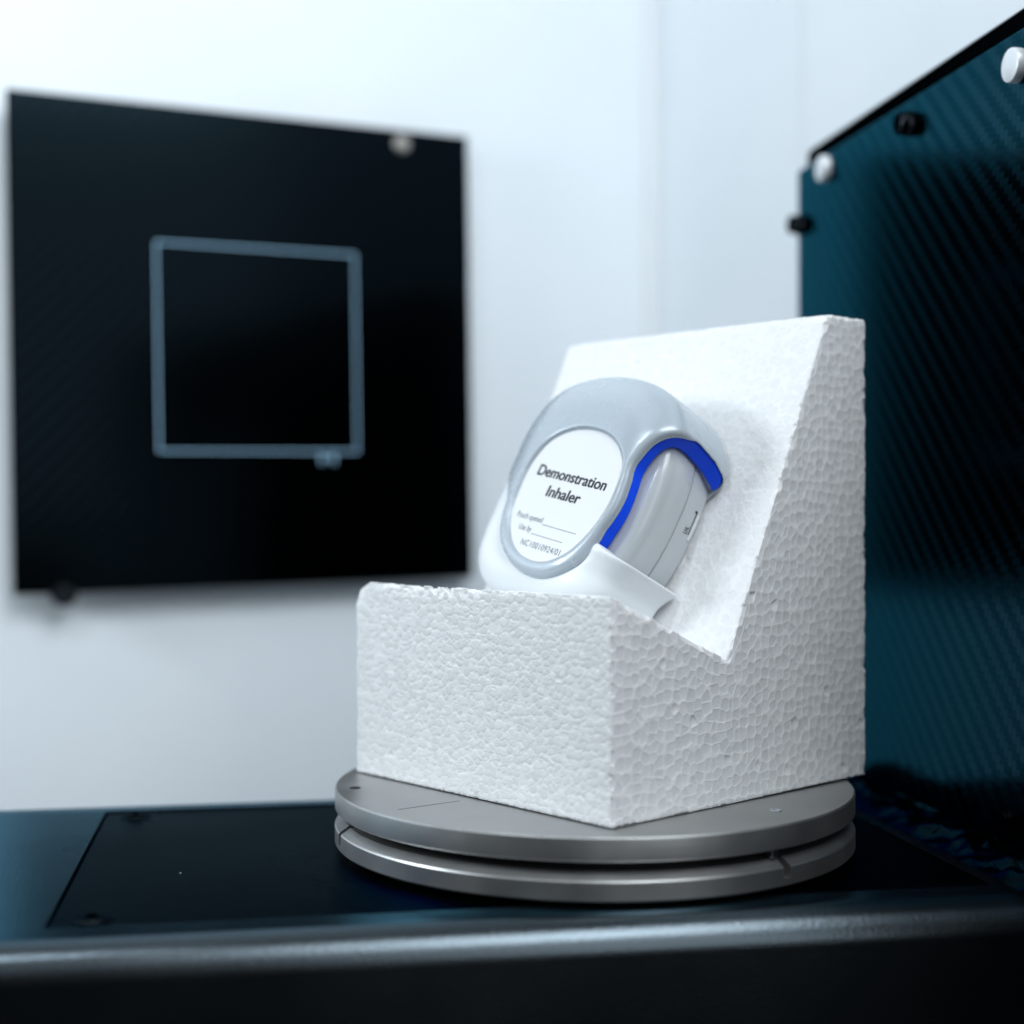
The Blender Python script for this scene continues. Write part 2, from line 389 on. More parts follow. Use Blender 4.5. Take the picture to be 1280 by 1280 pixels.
# side panel screws (positions on the panel face)
def spx(px, py):
    k = Wd((px-640)/1815, 1, (640-py)/1815); t = (PXP-CAM.x)/k.x; p = CAM + k*t; return p.y, p.z
for px, py in ((1034, 211), (1274, 82)):
    y, z = spx(px, py); side_screw('screw', y, z, M['cap'], ssm)['label'] = 'bright round screw cap'
kn = None
for px, py in ((1138, 155), (1001, 281), (1262, 1022)):
    y, z = spx(px, py)
    k_ = lathe('fixing_stud', [(0, .0062), (.0040, .0062), (.0048, .0056), (.0048, .002), (.0054, .0015), (.0054, 0), (0, 0)], M['blackmetal'], sp, 32)
    if py > 1000: k_.scale = (.45, .45, .45)
    k_.location = (PXP, y, z); k_.rotation_euler = (0, R(-90), 0)

# ------------------------------------------------------------------ turntable
tt = empty('turntable', Matrix(), 'round two-tier aluminium turntable carrying the white foam block', 'turntable')
ZT = .0215; RT = .0953
lathe('top_plate', [(0, ZT), (RT-.0006, ZT), (RT-.0001, ZT-.0005), (RT, ZT-.001), (RT, ZT-.0072), (RT-.0006, ZT-.0078), (.080, ZT-.0078)], M['alu'], tt, 256, 25)
lathe('bearing_ring', [(.0845, ZT-.0079), (.0845, .0090)], M['gap'], tt, 160)
# lower plate with its notch, bevelled upper rim
prof = [(.080, .0102), (RT-.0036, .0102), (RT-.0003, .0081), (RT, .0075), (RT, .0040), (RT, .0020), (RT-.0005, .0014), (.085, .0012)]
n_ = 360; v, f = [], []
na, nw = R(-62.0), R(1.1)
for i in range(n_):
    a = 2*math.pi*i/n_
    for r, z in prof: v.append((r*math.cos(a), r*math.sin(a), z))
m_ = len(prof)
notch = [(i) for i in range(n_) if abs(((2*math.pi*(i+.5)/n_ - na + math.pi) % (2*math.pi)) - math.pi) < nw or abs(((2*math.pi*(i+.5)/n_ - R(-172) + math.pi) % (2*math.pi)) - math.pi) < R(.55)]
bm = bmesh.new(); bv = [bm.verts.new(p) for p in v]
def inner(idx, k):
    a = 2*math.pi*idx/n_; r, z = prof[k]; return (min(r, RT-.0065)*math.cos(a), min(r, RT-.0065)*math.sin(a), z)
cache = {}
def iv(i, k):
    if (i, k) not in cache: cache[(i, k)] = bm.verts.new(inner(i, k))
    return cache[(i, k)]
ns = set(notch)
for i in range(n_):
    j = (i+1) % n_
    for k in range(m_-1):
        if i in ns and 1 <= k <= 3:
            bm.faces.new((iv(i, k), iv(j, k), iv(j, k+1), iv(i, k+1)))
        else: bm.faces.new((bv[i*m_+k], bv[j*m_+k], bv[j*m_+k+1], bv[i*m_+k+1]))
    if i in ns:
        for side, nb_ in ((i, (i-1) % n_), (j, (i+1) % n_)):
            if nb_ not in ns:
                for k in range(1, 4): bm.faces.new((bv[side*m_+k], bv[side*m_+k+1], iv(side, k+1), iv(side, k)))
        bm.faces.new((bv[i*m_+1], bv[j*m_+1], iv(j, 1), iv(i, 1))); bm.faces.new((bv[i*m_+4], bv[j*m_+4], iv(j, 4), iv(i, 4)))
bmesh.ops.remove_doubles(bm, verts=bm.verts, dist=1e-7)
o = bm_link('base_plate', bm, M['alu'], tt); autosmooth(o, 25)
lathe('foot_ring', [(.086, .0013), (.086, .00005)], M['gap'], tt, 128)
o = bm_link('index_tab', box_bm(-.0012, .0012, -.0012, .001, -.001, .0016, .0003), M['steel'], tt)
o.location = ((RT-.003)*math.cos(na-R(2.2)), (RT-.003)*math.sin(na-R(2.2)), .0118); o.rotation_euler = (0, 0, na+R(90))
def floor_pt(px, py, z):
    k = Wd((px-640)/1815, 1, (640-py)/1815); t = (z-CAM.z)/k.z; return CAM + k*t
hm = None
for px, py in ((444, 985), (970, 1013)):
    p = floor_pt(px, py, ZT)
    o = lathe('screw_hole', [(0, .00005), (.0011, .00006), (.0013, .00022), (.0019, .00022), (.0021, .00003)], M['gap'] if px < 500 else M['steel'], tt, 32)
    o.location = (p.x, p.y, ZT)
p, p2 = floor_pt(498, 1012, ZT), floor_pt(575, 1001, ZT)
d = (p2-p); o = bm_link('scribed_line', box_bm(0, d.length, -.00012, .00012, -.0002, .00006), M['gap'], tt)
o.location = p; o.rotation_euler = (0, 0, math.atan2(d.y, d.x))

# ------------------------------------------------------------------ expanded-foam block (profile extruded along its width)
fc = floor_pt(764, 1037, ZT)
left, right = Wd(-.0912, .0963).normalized(), Wd(.1028, .093).normalized()
left = (left - right*left.dot(right)).normalized()
BW = .1360
PR = [(0, .0735), (.0573, .0495), (.1146, .1727), (.1386, .1727)]
NU, NZ = 370, 300
SEG = [(0, 1, 160), (1, 2, 250), (2, 3, 60)]
ss, tops = [], []
for a, b, n in SEG:
    for i in range(n + (1 if b == 3 else 0)):
        t = i/n; ss.append(PR[a][0]*(1-t)+PR[b][0]*t); tops.append(PR[a][1]*(1-t)+PR[b][1]*t)
ss, tops = np.array(ss), np.array(tops); NS = len(ss)-1
us = np.linspace(0, BW, NU+1); zz = np.linspace(0, 1, NZ+1)
patches = []                                        # (points (a,b,3) in (s,u,z), normal, kind)
S, Z = np.meshgrid(ss, zz, indexing='ij'); T = np.repeat(tops[:, None], NZ+1, 1)
patches.append((np.stack([S, 0*S, Z*T], -1), (0, -1, 0), 0))
patches.append((np.stack([S, 0*S+BW, Z*T], -1)[::-1], (0, 1, 0), 0))
U, Z = np.meshgrid(us, zz, indexing='ij')
patches.append((np.stack([0*U, U, Z*PR[0][1]], -1)[::-1], (-1, 0, 0), 1))
patches.append((np.stack([0*U+PR[3][0], U, Z*PR[3][1]], -1), (1, 0, 0), 1))
k0 = 0
for (a, b, n), kd in zip(SEG, (2, 2, 2)):
    S, U = np.meshgrid(ss[k0:k0+n+1], us, indexing='ij'); T = np.repeat(tops[k0:k0+n+1][:, None], NU+1, 1)
    d = np.array([PR[b][0]-PR[a][0], 0, PR[b][1]-PR[a][1]]); d /= np.linalg.norm(d)
    patches.append((np.stack([S, U, T], -1), (-d[2], 0, d[0]), kd)); k0 += n
P, F, NRM, KD = [], [], [], []; off = 0
for pts, nr, kd in patches:
    a, b, _ = pts.shape
    P.append(pts.reshape(-1, 3)); NRM.append(np.tile(nr, (a*b, 1))); KD.append(np.full(a*b, kd))
    idx = off + np.arange(a*b).reshape(a, b)
    F.append(np.stack([idx[:-1, :-1], idx[1:, :-1], idx[1:, 1:], idx[:-1, 1:]], -1).reshape(-1, 4)); off += a*b
P, F, NRM, KD = np.concatenate(P), np.concatenate(F), np.concatenate(NRM).astype(float), np.concatenate(KD)
key = np.round(P*1e6).astype(np.int64); _, first, invx = np.unique(key, axis=0, return_index=True, return_inverse=True)
invx = invx.reshape(-1)
NA = np.zeros((len(first), 3)); np.add.at(NA, invx, NRM)
cnt = np.bincount(invx)
ln = np.linalg.norm(NA, axis=1); NA /= ln[:, None]
PV = P[first]; KV = np.full(len(first), 9); np.minimum.at(KV, invx, KD)
edge = (ln/cnt) < .995
F = invx[F]
# Voronoi beads
def vor(Q, cell, seed):
    r_ = np.random.default_rng(seed); n = np.ceil(np.array([.19, .19, .22])/cell).astype(int)+4
    J = r_.random((*n, 3))*.74+.13; ID = r_.random(n); TL = r_.normal(size=(*n, 3))
    q = Q/cell + 2; b = np.floor(q).astype(int)
    f1 = np.full(len(q), 9.); f2 = f1.copy(); i1 = np.zeros(len(q)); off1 = np.zeros((len(q), 3)); tl = np.zeros((len(q), 3))
    for dx in (-1, 0, 1):
        for dy in (-1, 0, 1):
            for dz in (-1, 0, 1):
                c = np.clip(b + (dx, dy, dz), 0, n-1)
                w = c + J[c[:, 0], c[:, 1], c[:, 2]]; dv = q-w; dd = np.linalg.norm(dv, axis=1)
                cl = dd < f1
                f2 = np.where(cl, f1, np.minimum(f2, dd))
                i1 = np.where(cl, ID[c[:, 0], c[:, 1], c[:, 2]], i1); off1[cl] = dv[cl]; tl[cl] = TL[c[:, 0], c[:, 1], c[:, 2]][cl]
                f1 = np.minimum(f1, dd)
    return f1, f2, i1, np.einsum('ij,ij->i', off1, tl)
f1, f2, bid, tilt = vor(PV + .006, .0039, 3)
m1 = KV == 1
f1[m1], f2[m1], bid[m1], tilt[m1] = vor(PV[m1] + .006, .0029, 5)
gap = np.clip(np.minimum((f2-f1)/np.where(KV == 1, .10, .13), (.69-f1)/.12), 0, 1); gap = gap*gap*(3-2*gap)          # 0 in the joint, 1 on the bead
f1b, f2b, _, tb = vor(PV*1.0+.003, .0019, 11)
fine = (np.clip((f2b-f1b)/.3, 0, 1)-.6)
mm_ = 1e-3
cut = KV == 0; moul = KV == 1; wire = KV == 2
disp = np.zeros(len(PV))
dish = np.clip(f1/.55, 0, 1)**2
disp[cut] = (.14*(1-gap) + .12*(dish-.5) + .04*tilt + .09*(bid-.5))[cut]*mm_ + .02*mm_*fine[cut]
disp[moul] = (-.15*(1-gap) + .025*tilt + .07*(bid-.5) - .03*dish)[moul]*mm_ + .05*mm_*fine[moul]
disp[wire] = (.09*(1-gap) + .05*tilt + .12*(bid-.5))[wire]*mm_ + .10*mm_*fine[wire]
pit = rng.random(len(PV)) < 0
disp = disp - np.where((bid*977 % 1) > .985, .45*mm_*gap*(1-dish), 0)           # a torn-out bead here and there
rough_e = np.where(edge, -.35*mm_ + .45*mm_*(bid-.6), 0)
disp = np.where(edge, disp*.5 + rough_e, disp)
PV2 = PV + NA*disp[:, None]
# dented, bead-sized nibbles along the visible edges
hsh = (bid*611.7) % 1
def seg_dist(a, b):
    a, b = np.array(a), np.array(b); e = b-a; t = np.clip(((PV-a)@e)/(e@e), 0, 1); return np.linalg.norm(PV-a-t[:, None]*e, axis=1)
EDG = [((0, 0, .0735), (0, BW, .0735), (1, 0, -1), 1.0), ((0, 0, 0), (0, 0, .0735), (1, 1, 0), .5), ((0, 0, .0735), (.0573, 0, .0495), (0, 1, -1), 1.0),
       ((.0573, 0, .0495), (.1146, 0, .1727), (.7, 1, 0), .8), ((.1146, 0, .1727), (.1386, 0, .1727), (0, 1, -1), 1.0), ((.1146, 0, .1727), (.1146, BW, .1727), (1, 0, -1), .8),
       ((.1386, 0, 0), (.1386, 0, .1727), (-1, 1, 0), 1.0), ((0, BW, 0), (0, BW, .0735), (1, -1, 0), .9)]
for a_, b_, dr_, am in EDG:
    dd = seg_dist(a_, b_); wgt = np.clip(1-dd/.0019, 0, 1)
    dv = np.array(dr_, float); dv /= np.linalg.norm(dv)
    PV2 += (wgt*am*(.00018 + .0011*np.clip(hsh-.55, 0, 1)/.45*(hsh > .55)))[:, None]*dv
# broken, crumbly stretch of the front top edge near its left end, and the knocked-off left corner
dist_e = np.hypot(PV[:, 0], PV[:, 2]-PR[0][1]); near = dist_e < .0045
uu = PV[:, 1]
broke = np.clip(1-np.abs(uu-.083)/.030, 0, 1)
chip = near*broke*(bid > .45)*(1-dist_e/.0045)
PV2[:, 2] -= chip*.0016; PV2[:, 0] += chip*.0012
cor = np.clip(1 - np.linalg.norm(PV - np.array([0, BW, PR[0][1]]), axis=1)/.009, 0, 1)
PV2 += cor[:, None]*np.array([.001, -.0012, -.0030])
cor = np.clip(1 - np.linalg.norm(PV - np.array([PR[2][0]+.012, BW, PR[2][1]]), axis=1)/.014, 0, 1)
PV2 += cor[:, None]*np.array([0, -.002, -.0035])
PV2[:, 2] = np.where(PV[:, 2] <= 1e-9, .0010, PV2[:, 2])
jw = np.where(KV == 1, .35, np.where(KV == 2, .45, 1.0))
tone = np.clip((.42 + (bid-.5)*np.where(KV == 2, .14, .40))*gap + (.42 + .5*jw)*(1-gap) + np.where(KV == 0, .12, np.where(KV == 1, .22, .12)), 0, 1)  # per-face offsets lighten the foam colour in place of more light
# to local axes x=right, y=left, z=up about the front corner
me = bpy.data.meshes.new('foam_block')
me.vertices.add(len(PV2)+4); co = np.concatenate([PV2, [[.002, .002, .0001], [.1366, .002, .0001], [.1366, BW-.002, .0001], [.002, BW-.002, .0001]]])
me.vertices.foreach_set('co', co.astype(np.float32).ravel())
allf = np.concatenate([F, [[len(PV2)+3, len(PV2)+2, len(PV2)+1, len(PV2)]]])
me.loops.add(allf.size); me.loops.foreach_set('vertex_index', allf.ravel().astype(np.int32))
me.polygons.add(len(allf)); me.polygons.foreach_set('loop_start', np.arange(0, allf.size, 4, dtype=np.int32))
me.polygons.foreach_set('use_smooth', np.ones(len(allf), bool))
me.update(calc_edges=True); me.validate()
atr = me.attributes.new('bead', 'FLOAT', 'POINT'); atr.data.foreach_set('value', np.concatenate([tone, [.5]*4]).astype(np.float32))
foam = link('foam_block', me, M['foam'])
foam.matrix_world = Matrix.Translation(fc + Vector((0, 0, .0001))) @ Matrix((right, left, Vector((0, 0, 1)))).transposed().to_4x4()
tag(foam, 'white polystyrene foam block cut as a sloping seat on the turntable', 'foam block')

# ------------------------------------------------------------------ inhaler
# local frame: x to the right along the lettering, y up, z out of the ramp; millimetres scaled to metres
ramp_up = (right*.4217 + Vector((0, 0, .9067))).normalized(); ramp_n = (-right*.9067 + Vector((0, 0, .4217))).normalized()
rgt = -left
al = R(11)
lx = (rgt*math.cos(al) - ramp_up*math.sin(al)); ly = (rgt*math.sin(al) + ramp_up*math.cos(al))
O = fc + right*.0573 + Vector((0, 0, .0495)) + rgt*(-.0612) + ramp_up*.0440 + ramp_n*.0008
MI = Matrix.Translation(O) @ Matrix((lx, ly, ramp_n)).transposed().to_4x4()
inh = empty('inhaler', MI, 'pale grey and white inhaler with a round label leaning in the foam block', 'inhaler')

def spline(pts, n=10):
    p = np.array(pts, float); out = []
    for i in range(len(p)):
        a, b, c, d = p[i-1], p[i], p[(i+1) % len(p)], p[(i+2) % len(p)]
        for k in range(n):
            t = k/n
            out.append(.5*(2*b + (c-a)*t + (2*a-5*b+4*c-d)*t*t + (3*b-a-3*c+d)*t**3))
    return np.array(out)
def poly_sdf(poly, X, Y):
    d = np.full(X.shape, 1e9); s = np.zeros(X.shape, bool)
    n = len(poly)
    for i in range(n):
        a, b = poly[i], poly[(i+1) % n]; e = b-a; L = e@e
        if L < 1e-12: continue
        t = np.clip(((X-a[0])*e[0]+(Y-a[1])*e[1])/L, 0, 1)
        d = np.minimum(d, (X-a[0]-t*e[0])**2+(Y-a[1]-t*e[1])**2)
        c = ((a[1] > Y) != (b[1] > Y))
        if abs(e[1]) > 1e-12: s ^= c & (X < e[0]*(Y-a[1])/e[1]+a[0])
    d = np.sqrt(d); return np.where(s, -d, d)
def smax(a, b, k):
    h = np.clip(k-np.abs(a-b), 0, None)/k; return np.maximum(a, b)+h*h*k*.25
def smin(a, b, k): return -smax(-a, -b, k)
def surface_nets(Fv, org, h):
    nx, ny, nz = Fv.shape; ins = Fv < 0
    cx = (nx-1, ny-1, nz-1)
    acc = np.zeros((*cx, 3), np.float32); cn = np.zeros(cx, np.float32)
    def sub(A, o): return A[o[0]:o[0]+cx[0], o[1]:o[1]+cx[1], o[2]:o[2]+cx[2]]
    for ax_ in range(3):
        o1, o2 = [k for k in range(3) if k != ax_]
        for u_ in (0, 1):
            for v_ in (0, 1):
                a = [0, 0, 0]; a[o1] = u_; a[o2] = v_; b = list(a); b[ax_] = 1
                A, B = sub(Fv, a), sub(Fv, b); x = sub(ins, a) != sub(ins, b)
                t = np.where(x, A/np.where(x, A-B, 1), 0)
                for k in range(3):
                    acc[..., k] += np.where(x, a[k]+(t if k == ax_ else 0), 0)
                cn += x
    act = cn > 0; idx = np.full(cx, -1, np.int64); idx[act] = np.arange(act.sum())
    w = np.argwhere(act); V = (w + acc[act]/cn[act][:, None])*h + np.array(org)
    quads = []
    for ax_ in range(3):
        o1, o2 = [(1, 2), (2, 0), (0, 1)][ax_]
        sl0 = [slice(None)]*3; sl1 = [slice(None)]*3; sl0[ax_] = slice(0, -1); sl1[ax_] = slice(1, None)
        A, B = ins[tuple(sl0)], ins[tuple(sl1)]
        e = np.argwhere(A != B); e = e[(e[:, o1] > 0) & (e[:, o2] > 0) & (e[:, o1] < Fv.shape[o1]-1) & (e[:, o2] < Fv.shape[o2]-1)]
        fl = A[tuple(e.T)]
        def gi(d1, d2):
            c = e.copy(); c[:, o1] += d1; c[:, o2] += d2; return idx[tuple(c.T)]
        qd = np.stack([gi(-1, -1), gi(0, -1), gi(0, 0), gi(-1, 0)], -1)
        qd[~fl] = qd[~fl][:, ::-1]; quads.append(qd)
    return V, np.concatenate(quads)
def relax(V, Q, Fv, org, h, it=4):
    """smooth the net, pull it back onto the surface, and take the shading normals from the distance field itself"""
    e = np.concatenate([Q[:, [0, 1]], Q[:, [1, 2]], Q[:, [2, 3]], Q[:, [3, 0]]]); e = np.unique(np.sort(e, 1), axis=0)
    deg = np.bincount(e.ravel(), minlength=len(V)).astype(float)
    B = Fv.astype(np.float32)
    for ax_ in range(3):
        p = np.concatenate([B.take([0], ax_), B, B.take([-1], ax_)], ax_); n = B.shape[ax_]
        B = (p.take(range(0, n), ax_) + 2*p.take(range(1, n+1), ax_) + p.take(range(2, n+2), ax_))/4
    G = np.gradient(B, h)
    def samp(A, P):
        q = np.clip((P-np.array(org))/h, 0, np.array(A.shape)-1.001); i = q.astype(int); f = q-i; o = 0
        for a in (0, 1):
            for b in (0, 1):
                for c in (0, 1):
                    o = o + A[i[:, 0]+a, i[:, 1]+b, i[:, 2]+c]*(f[:, 0] if a else 1-f[:, 0])*(f[:, 1] if b else 1-f[:, 1])*(f[:, 2] if c else 1-f[:, 2])
        return o
    for _ in range(it):
        acc = np.stack([np.bincount(e[:, 0], V[e[:, 1], k], len(V)) + np.bincount(e[:, 1], V[e[:, 0], k], len(V)) for k in range(3)], -1)
        V = .4*V + .6*acc/deg[:, None]
    g_ = np.stack([samp(G[k], V) for k in range(3)], -1); gl = np.linalg.norm(g_, axis=1)[:, None]+1e-6
    V = V - np.clip(samp(B, V)[:, None]/gl, -.25, .25)*g_/gl
    g_ = np.stack([samp(G[k], V) for k in range(3)], -1)
    return V, g_/(np.linalg.norm(g_, axis=1)[:, None]+1e-6)
def np_mesh(name, V, Q, mat, parent, smooth_it=3, Fv=None):
    V, nrm_ = relax(V, Q, Fv, (gx[0], gy[0], gz[0]), HV); smooth_it = 0
    me = bpy.data.meshes.new(name); me.vertices.add(len(V)); me.vertices.foreach_set('co', (V*.001).astype(np.float32).ravel())
    me.loops.add(Q.size); me.loops.foreach_set('vertex_index', Q.ravel().astype(np.int32))
    me.polygons.add(len(Q)); me.polygons.foreach_set('loop_start', np.arange(0, Q.size, 4, dtype=np.int32))
    me.polygons.foreach_set('use_smooth', np.ones(len(Q), bool)); me.update(calc_edges=True)
    me.normals_split_custom_set_from_vertices([tuple(q_) for q_ in nrm_.tolist()])
    o = link(name, me, mat, parent)
    if smooth_it:
        s_ = o.modifiers.new('smooth', 'SMOOTH'); s_.factor = .5; s_.iterations = smooth_it
    return o
HV = .46
gx = np.arange(-58, 50, HV); gy = np.arange(-50, 62, HV); gz = np.arange(-1.5, 44, HV)
GX, GY = np.meshgrid(gx, gy, indexing='ij')
Zg = gz[None, None, :].astype(np.float32)
def round_ext(s2, z0, z1, rf, zf, rb):
    """rounded extrusion of a 2-D distance field: big front round (rf wide, zf deep), small back round"""
    s = s2[:, :, None].astype(np.float32) if s2.ndim == 2 else s2
    zs = (Zg - z1)*(rf/zf)
    a = np.maximum(s+rf, 0); b = np.maximum(zs+rf, 0)
    df = np.hypot(a, b) + np.minimum(np.maximum(s+rf, zs+rf), 0) - rf
    zb = z0 - Zg
    a = np.maximum(s+rb, 0); b = np.maximum(zb+rb, 0)
    db = np.hypot(a, b) + np.minimum(np.maximum(s+rb, zb+rb), 0) - rb
    return np.maximum(df, db)
body_pl = spline([(36, 10), (35.8, 21), (35.0, 29.5), (30.8, 38.3), (20, 47.8), (4, 52.8), (-13, 53), (-30, 48.5), (-41, 39.5), (-46.5, 24), (-46, 7), (-44.5, -10), (-40, -28), (-26, -40), (0, -42), (22, -36), (34, -18), (37, -4)])
body2 = poly_sdf(body_pl, GX, GY)
lab_pl = spline([(0, 26.3), (11, 24.6), (19, 19.5), (23, 11.5), (24.2, 0), (21.5, -11), (15.5, -20.5), (7, -26), (-2, -27.2), (-11, -25.2), (-18.5, -19.8), (-23.6, -11), (-25.5, 0), (-25, 10), (-20.5, 19), (-11, 24.6)])
lab2 = poly_sdf(lab_pl, GX, GY)
keep_pl = np.array([(-70, 30), (-50, 13), (-46, 8.5), (-37, 0), (-30, -6.5), (-20, -6), (0, -4), (18, 2), (24.5, 9), (24.6, 15), (25.6, 21), (27.3, 27.2), (29.8, 31.8), (33, 35), (37, 36.8), (43, 37.2), (60, 37.2), (60, 80), (-70, 80)])
def smooth_run(p, a, b, n=6):                        # round the corners of one stretch of the outline
    out = list(p[:a])
    for i in range(a, b):
        p0, p1, p2, p3 = p[i-1], p[i], p[i+1], p[i+2]
        for k in range(n):
            t = k/n; out.append(.5*(2*p1 + (p2-p0)*t + (2*p0-5*p1+4*p2-p3)*t*t + (3*p1-p0-3*p2+p3)*t**3))
    return np.array(out + list(p[b:]))
keep_pl = smooth_run(keep_pl, 7, 15)
keep2 = poly_sdf(keep_pl, GX, GY)
disc2 = lab2 - 5.0 + 2.3*np.clip((GX-8)/12, 0, 1)*np.clip((GY+20)/12, 0, 1)
# the hood comes lower and farther out towards its back
shift = np.interp(gz, [0, 3, 7, 10, 20], [9, 7.5, 5, 3, 0])
keep3 = np.empty((len(gx), len(gy), len(gz)), np.float32)
for k in range(len(gz)):
    q_ = poly_sdf(keep_pl + np.array([shift[k]*.15, -shift[k]*.95]), GX, GY) if shift[k] > 0 else keep2
    keep3[:, :, k] = q_
disc3 = np.maximum(disc2[:, :, None], 24-Zg).astype(np.float32)
K = smin(keep3, disc3, 2.0)
body3 = round_ext(body2, .3, 41.2, 22, 15, 5)
dz_ = np.clip((Zg-22)/14, 0, 1)
wallt = .9 + 3.7*dz_
cav = np.maximum(body3 + wallt, -(K + 4.0))                 # hollow just behind the opening
hous = smax(body3, K, 2.2)
hous = smax(hous, -cav, .8)
rec = np.maximum(lab2[:, :, None]-.5, 39.5-Zg)
hous = smax(hous, -rec, .7)
V, Q = surface_nets(hous.astype(np.float32), (gx[0], gy[0], gz[0]), HV)
np_mesh('housing', V, Q, M['grey'], inh, 5, hous)['label'] = 'pale grey hooded upper shell with a raised ring round the label'
# blue liner inside the hood
blue = smax(body3 + wallt + .2, K + 1.0, .8)
blue = np.maximum(blue, -(K + 9.0))
blue = np.maximum(blue, np.maximum(8-GX, -15.5-GY)[:, :, None])
# mouthpiece outline (also cut out of the cover)
mp_pl = spline([(25, 33.2), (28.8, 25.5), (30.6, 16.5), (31.2, 7), (31, -3), (29.6, -13), (26.5, -23), (18, -33), (5, -36), (-10, -30), (-15, 0), (-10, 28), (6, 37), (18, 37.2)])
mp2 = poly_sdf(mp_pl, GX, GY)
mp3 = round_ext(mp2, .2, 29.3, 6, 6, 1.5)
blue = smax(blue, -(mp3 - .8), .8)
V, Q = surface_nets(blue.astype(np.float32), (gx[0], gy[0], gz[0]), HV)
np_mesh('liner', V, Q, M['blue'], inh, 6, blue)['label'] = 'bright blue liner inside the hood opening'
# cover
cov_pl = spline([(35.6, -14), (35.2, -20), (31.5, -28), (23, -36.5), (9, -41), (-9, -42), (-25, -41.5), (-36, -38), (-42.5, -31), (-45.2, -20), (-46, -8), (-46.3, 6), (-44, 16), (-20, 20), (10, 12), (33, -2), (35.6, -9)])
cov2 = poly_sdf(cov_pl, GX, GY)
lipb = 1.2*np.exp(-((GY+15.5)/2.3)**2)*np.clip((GX-12)/14, 0, 1) - 2.4*np.exp(-((GY+23)/4.5)**2)*np.clip((GX-8)/12, 0, 1)
cov3 = round_ext(cov2 - lipb, .5, 37.0, 13, 12, 4) - (.9*np.exp(-((GY+15)/2.5)**2)*np.clip((GX-16)/8, 0, 1))[:, :, None]
kc_pl = np.array([(-70, 29), (-50, 12.2), (-46, 7.7), (-37, -.8), (-30, -7.3), (-20, -9), (0, -10), (16, -11.5), (24, -13), (30, -15), (37, -16), (60, -16.5), (60, -70), (-70, -70)])
kc2 = poly_sdf(kc_pl, GX, GY)[:, :, None]
cov3 = smax(cov3, kc2, 1.6)
cov3 = np.maximum(cov3, -(disc3 + .3))
cov3 = smax(cov3, -(mp3 - 1.3), .6)
V, Q = surface_nets(cov3.astype(np.float32), (gx[0], gy[0], gz[0]), HV)
np_mesh('mouthpiece_cover', V, Q, M['white'], inh, 4, cov3)['label'] = 'white lower cover with a thin raised lip'
# mouthpiece: outline lofted through a profile with a seam groove
def offset_poly(pl, d):
    t = np.roll(pl, -1, 0)-np.roll(pl, 1, 0); t /= np.linalg.norm(t, axis=1)[:, None]
    nrm = np.stack([t[:, 1], -t[:, 0]], -1)
    if np.sum(pl[:, 0]*np.roll(pl[:, 1], -1)-np.roll(pl[:, 0], -1)*pl[:, 1]) < 0: nrm = -nrm
    return pl - nrm*d
mpf = spline([tuple(p) for p in mp_pl[::5]], 14)
prof = [(2.6, .4), (1.8, .8), (1.5, 1.6), (.55, 11.0), (.5, 11.35), (1.3, 11.42), (1.3, 12.08), (.42, 12.15), (.2, 12.5), (0, 20), (.1, 22.5)]
prof += [(5.2-5.05*math.cos(t), 22.9+5.6*math.sin(t)) for t in np.linspace(.12, 1.35, 10)] + [(9.5, 29.1), (13, 29.3)]
v, f = [], []; m_ = len(mpf)
for d_, z in prof:
    for x, y in offset_poly(mpf, d_): v.append((x*.001, y*.001, z*.001))
for k in range(len(prof)-1):
    for i in range(m_):
        j = (i+1) % m_; f.append((k*m_+i, k*m_+j, (k+1)*m_+j, (k+1)*m_+i))
f.append(tuple(range((len(prof)-1)*m_, len(prof)*m_))); f.append(tuple(range(m_))[::-1])
bm = bmesh.new(); me = mesh('m', v, f); bm.from_mesh(me)
o = bm_link('mouthpiece', bm, M['ivory'], inh); autosmooth(o, 50)
mpo = o; o['label'] = 'off-white rounded mouthpiece body with a side seam'
bm = bmesh.new()                                       # dark bottom of the seam groove
pp = offset_poly(mpf, 1.22)
a = [bm.verts.new((x*.001, y*.001, .01143)) for x, y in pp]; b = [bm.verts.new((x*.001, y*.001, .01207)) for x, y in pp]
for i in range(m_): bm.faces.new((a[i], a[(i+1) % m_], b[(i+1) % m_], b[i]))
bm_link('seam', bm, M['gap'], mpo)
# marks on the back half: a slot and two printed characters
def side_at(y, z):
    i = int(np.argmin(np.where(mpf[:, 0] > 10, np.abs(mpf[:, 1]-y), 99))); d_ = np.interp(z, [1.6, 11.1], [1.5, .55])
    p = offset_poly(mpf, d_)[i]; t = mpf[(i+1) % m_]-mpf[i-1]; t /= np.linalg.norm(t)
    if t[1] < 0: t = -t
    return p, t
def side_mark(name, y, z, ly_, lz_, mat, proud=.06):
    p, t = side_at(y, z)
    o = bm_link(name, box_bm(-.0003, proud*.001, -ly_/2*.001, ly_/2*.001, -lz_/2*.001, lz_/2*.001, .00003, 1), mat, mpo)
    o.matrix_local = Matrix(((t[1], t[0], 0, p[0]*.001), (-t[0], t[1], 0, p[1]*.001), (0, 0, 1, z*.001), (0, 0, 0, 1)))
side_mark('slot', 10.8, 3.9, 9.0, .5, M['gap'])
side_mark('slot', 15.3, 4.4, 1.0, 1.7, M['gap'])
side_mark('slot_rib', 9.5, 2.9, 10.0, .8, M['white'], .5)
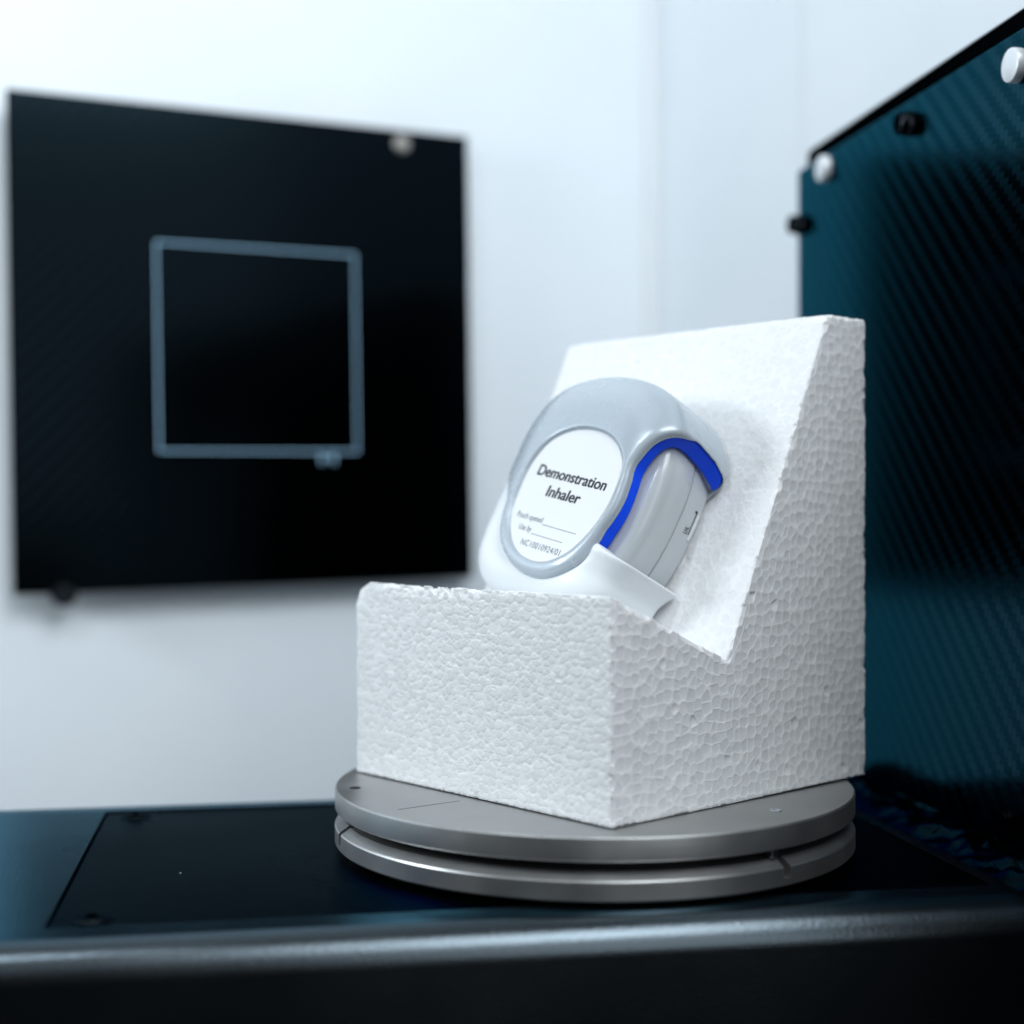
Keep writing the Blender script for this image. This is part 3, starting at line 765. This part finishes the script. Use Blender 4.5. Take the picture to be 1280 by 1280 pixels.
def side_text(txt, y, z, size):
    cu = bpy.data.curves.new('t', 'FONT'); cu.body = txt; cu.size = size; cu.align_x = 'CENTER'; cu.align_y = 'CENTER'; cu.extrude = .00003
    t_ = bpy.data.objects.new('t', cu); me = t_.to_mesh().copy(); bpy.data.objects.remove(t_)
    p, t = side_at(y, z); o = link('counter_digit', me, M['ink'], mpo)
    # text x runs along -t (down), text y towards +z, normal outward
    nx_, ny_ = t[1], -t[0]
    o.matrix_local = Matrix(((-t[0], 0, nx_, (p[0]+nx_*.08)*.001), (-t[1], 0, ny_, (p[1]+ny_*.08)*.001), (0, 1, 0, z*.001), (0, 0, 0, 1)))
side_text('30', 7.4, 5.9, .0032)
# label and print
bm = bmesh.new(); vs_ = [bm.verts.new((x*.001, y*.001, .0395)) for x, y in lab_pl]; top = [bm.verts.new((x*.001, y*.001, .03988)) for x, y in offset_poly(lab_pl, .25)]
n_ = len(vs_)
for i in range(n_): bm.faces.new((vs_[i], vs_[(i+1) % n_], top[(i+1) % n_], top[i]))
bm.faces.new(top)
lab = bm_link('label', bm, M['label'], inh); lab['label'] = 'white round-cornered label reading Demonstration Inhaler'
def embolden(me, d):
    bm = bmesh.new()
    for k, (dx, dy) in enumerate(((-d, 0), (d, 0), (0, d*.6), (0, -d*.6))):
        m2 = me.copy(); m2.transform(Matrix.Translation((dx, dy, k*.000002))); bm.from_mesh(m2); bpy.data.meshes.remove(m2)
    m3 = bpy.data.meshes.new('t'); bm.to_mesh(m3); bm.free(); return m3
def text(name, body, x, y, size, width, mat, bold=0, align='LEFT', sp_=1):
    cu = bpy.data.curves.new(name, 'FONT'); cu.body = body; cu.size = size; cu.align_x = align; cu.extrude = .00002; cu.space_character = sp_
    t_ = bpy.data.objects.new(name, cu); me = t_.to_mesh().copy(); bpy.data.objects.remove(t_)
    if bold: me = embolden(me, bold)
    xsx = [v.co.x for v in me.vertices]; w_ = max(xsx)-min(xsx)
    o = link(name, me, mat, lab); o.location = (x*.001, y*.001, .03991); o.scale = (width*.001/w_, 1, 1)
    return o
text('heading_text', 'Demonstration', -.3, 4.8, .0061, 39.2, M['ink'], .00020, 'CENTER')
text('heading_text', 'Inhaler', -.4, -2.4, .0061, 19.2, M['ink'], .00020, 'CENTER')
text('note_text', 'Pouch opened', -19.8, -12.8, .0033, 15.0, M['greyink'], 0)
text('note_text', 'Use by', -15.6, -17.2, .0033, 7.2, M['greyink'], 0)
text('code_text', 'NC10010924/01', 1.0, -22.6, .0034, 22.6, M['greyink'], 0, 'CENTER', 1.1)
for x0_, x1_, y_ in ((-3.8, 15.5, -13.2), (-7.4, 10.8, -17.6)):
    bm_link('writing_line', box_bm(x0_*.001, x1_*.001, (y_-.1)*.001, (y_+.1)*.001, .0398, .03993), M['greyink'], lab)
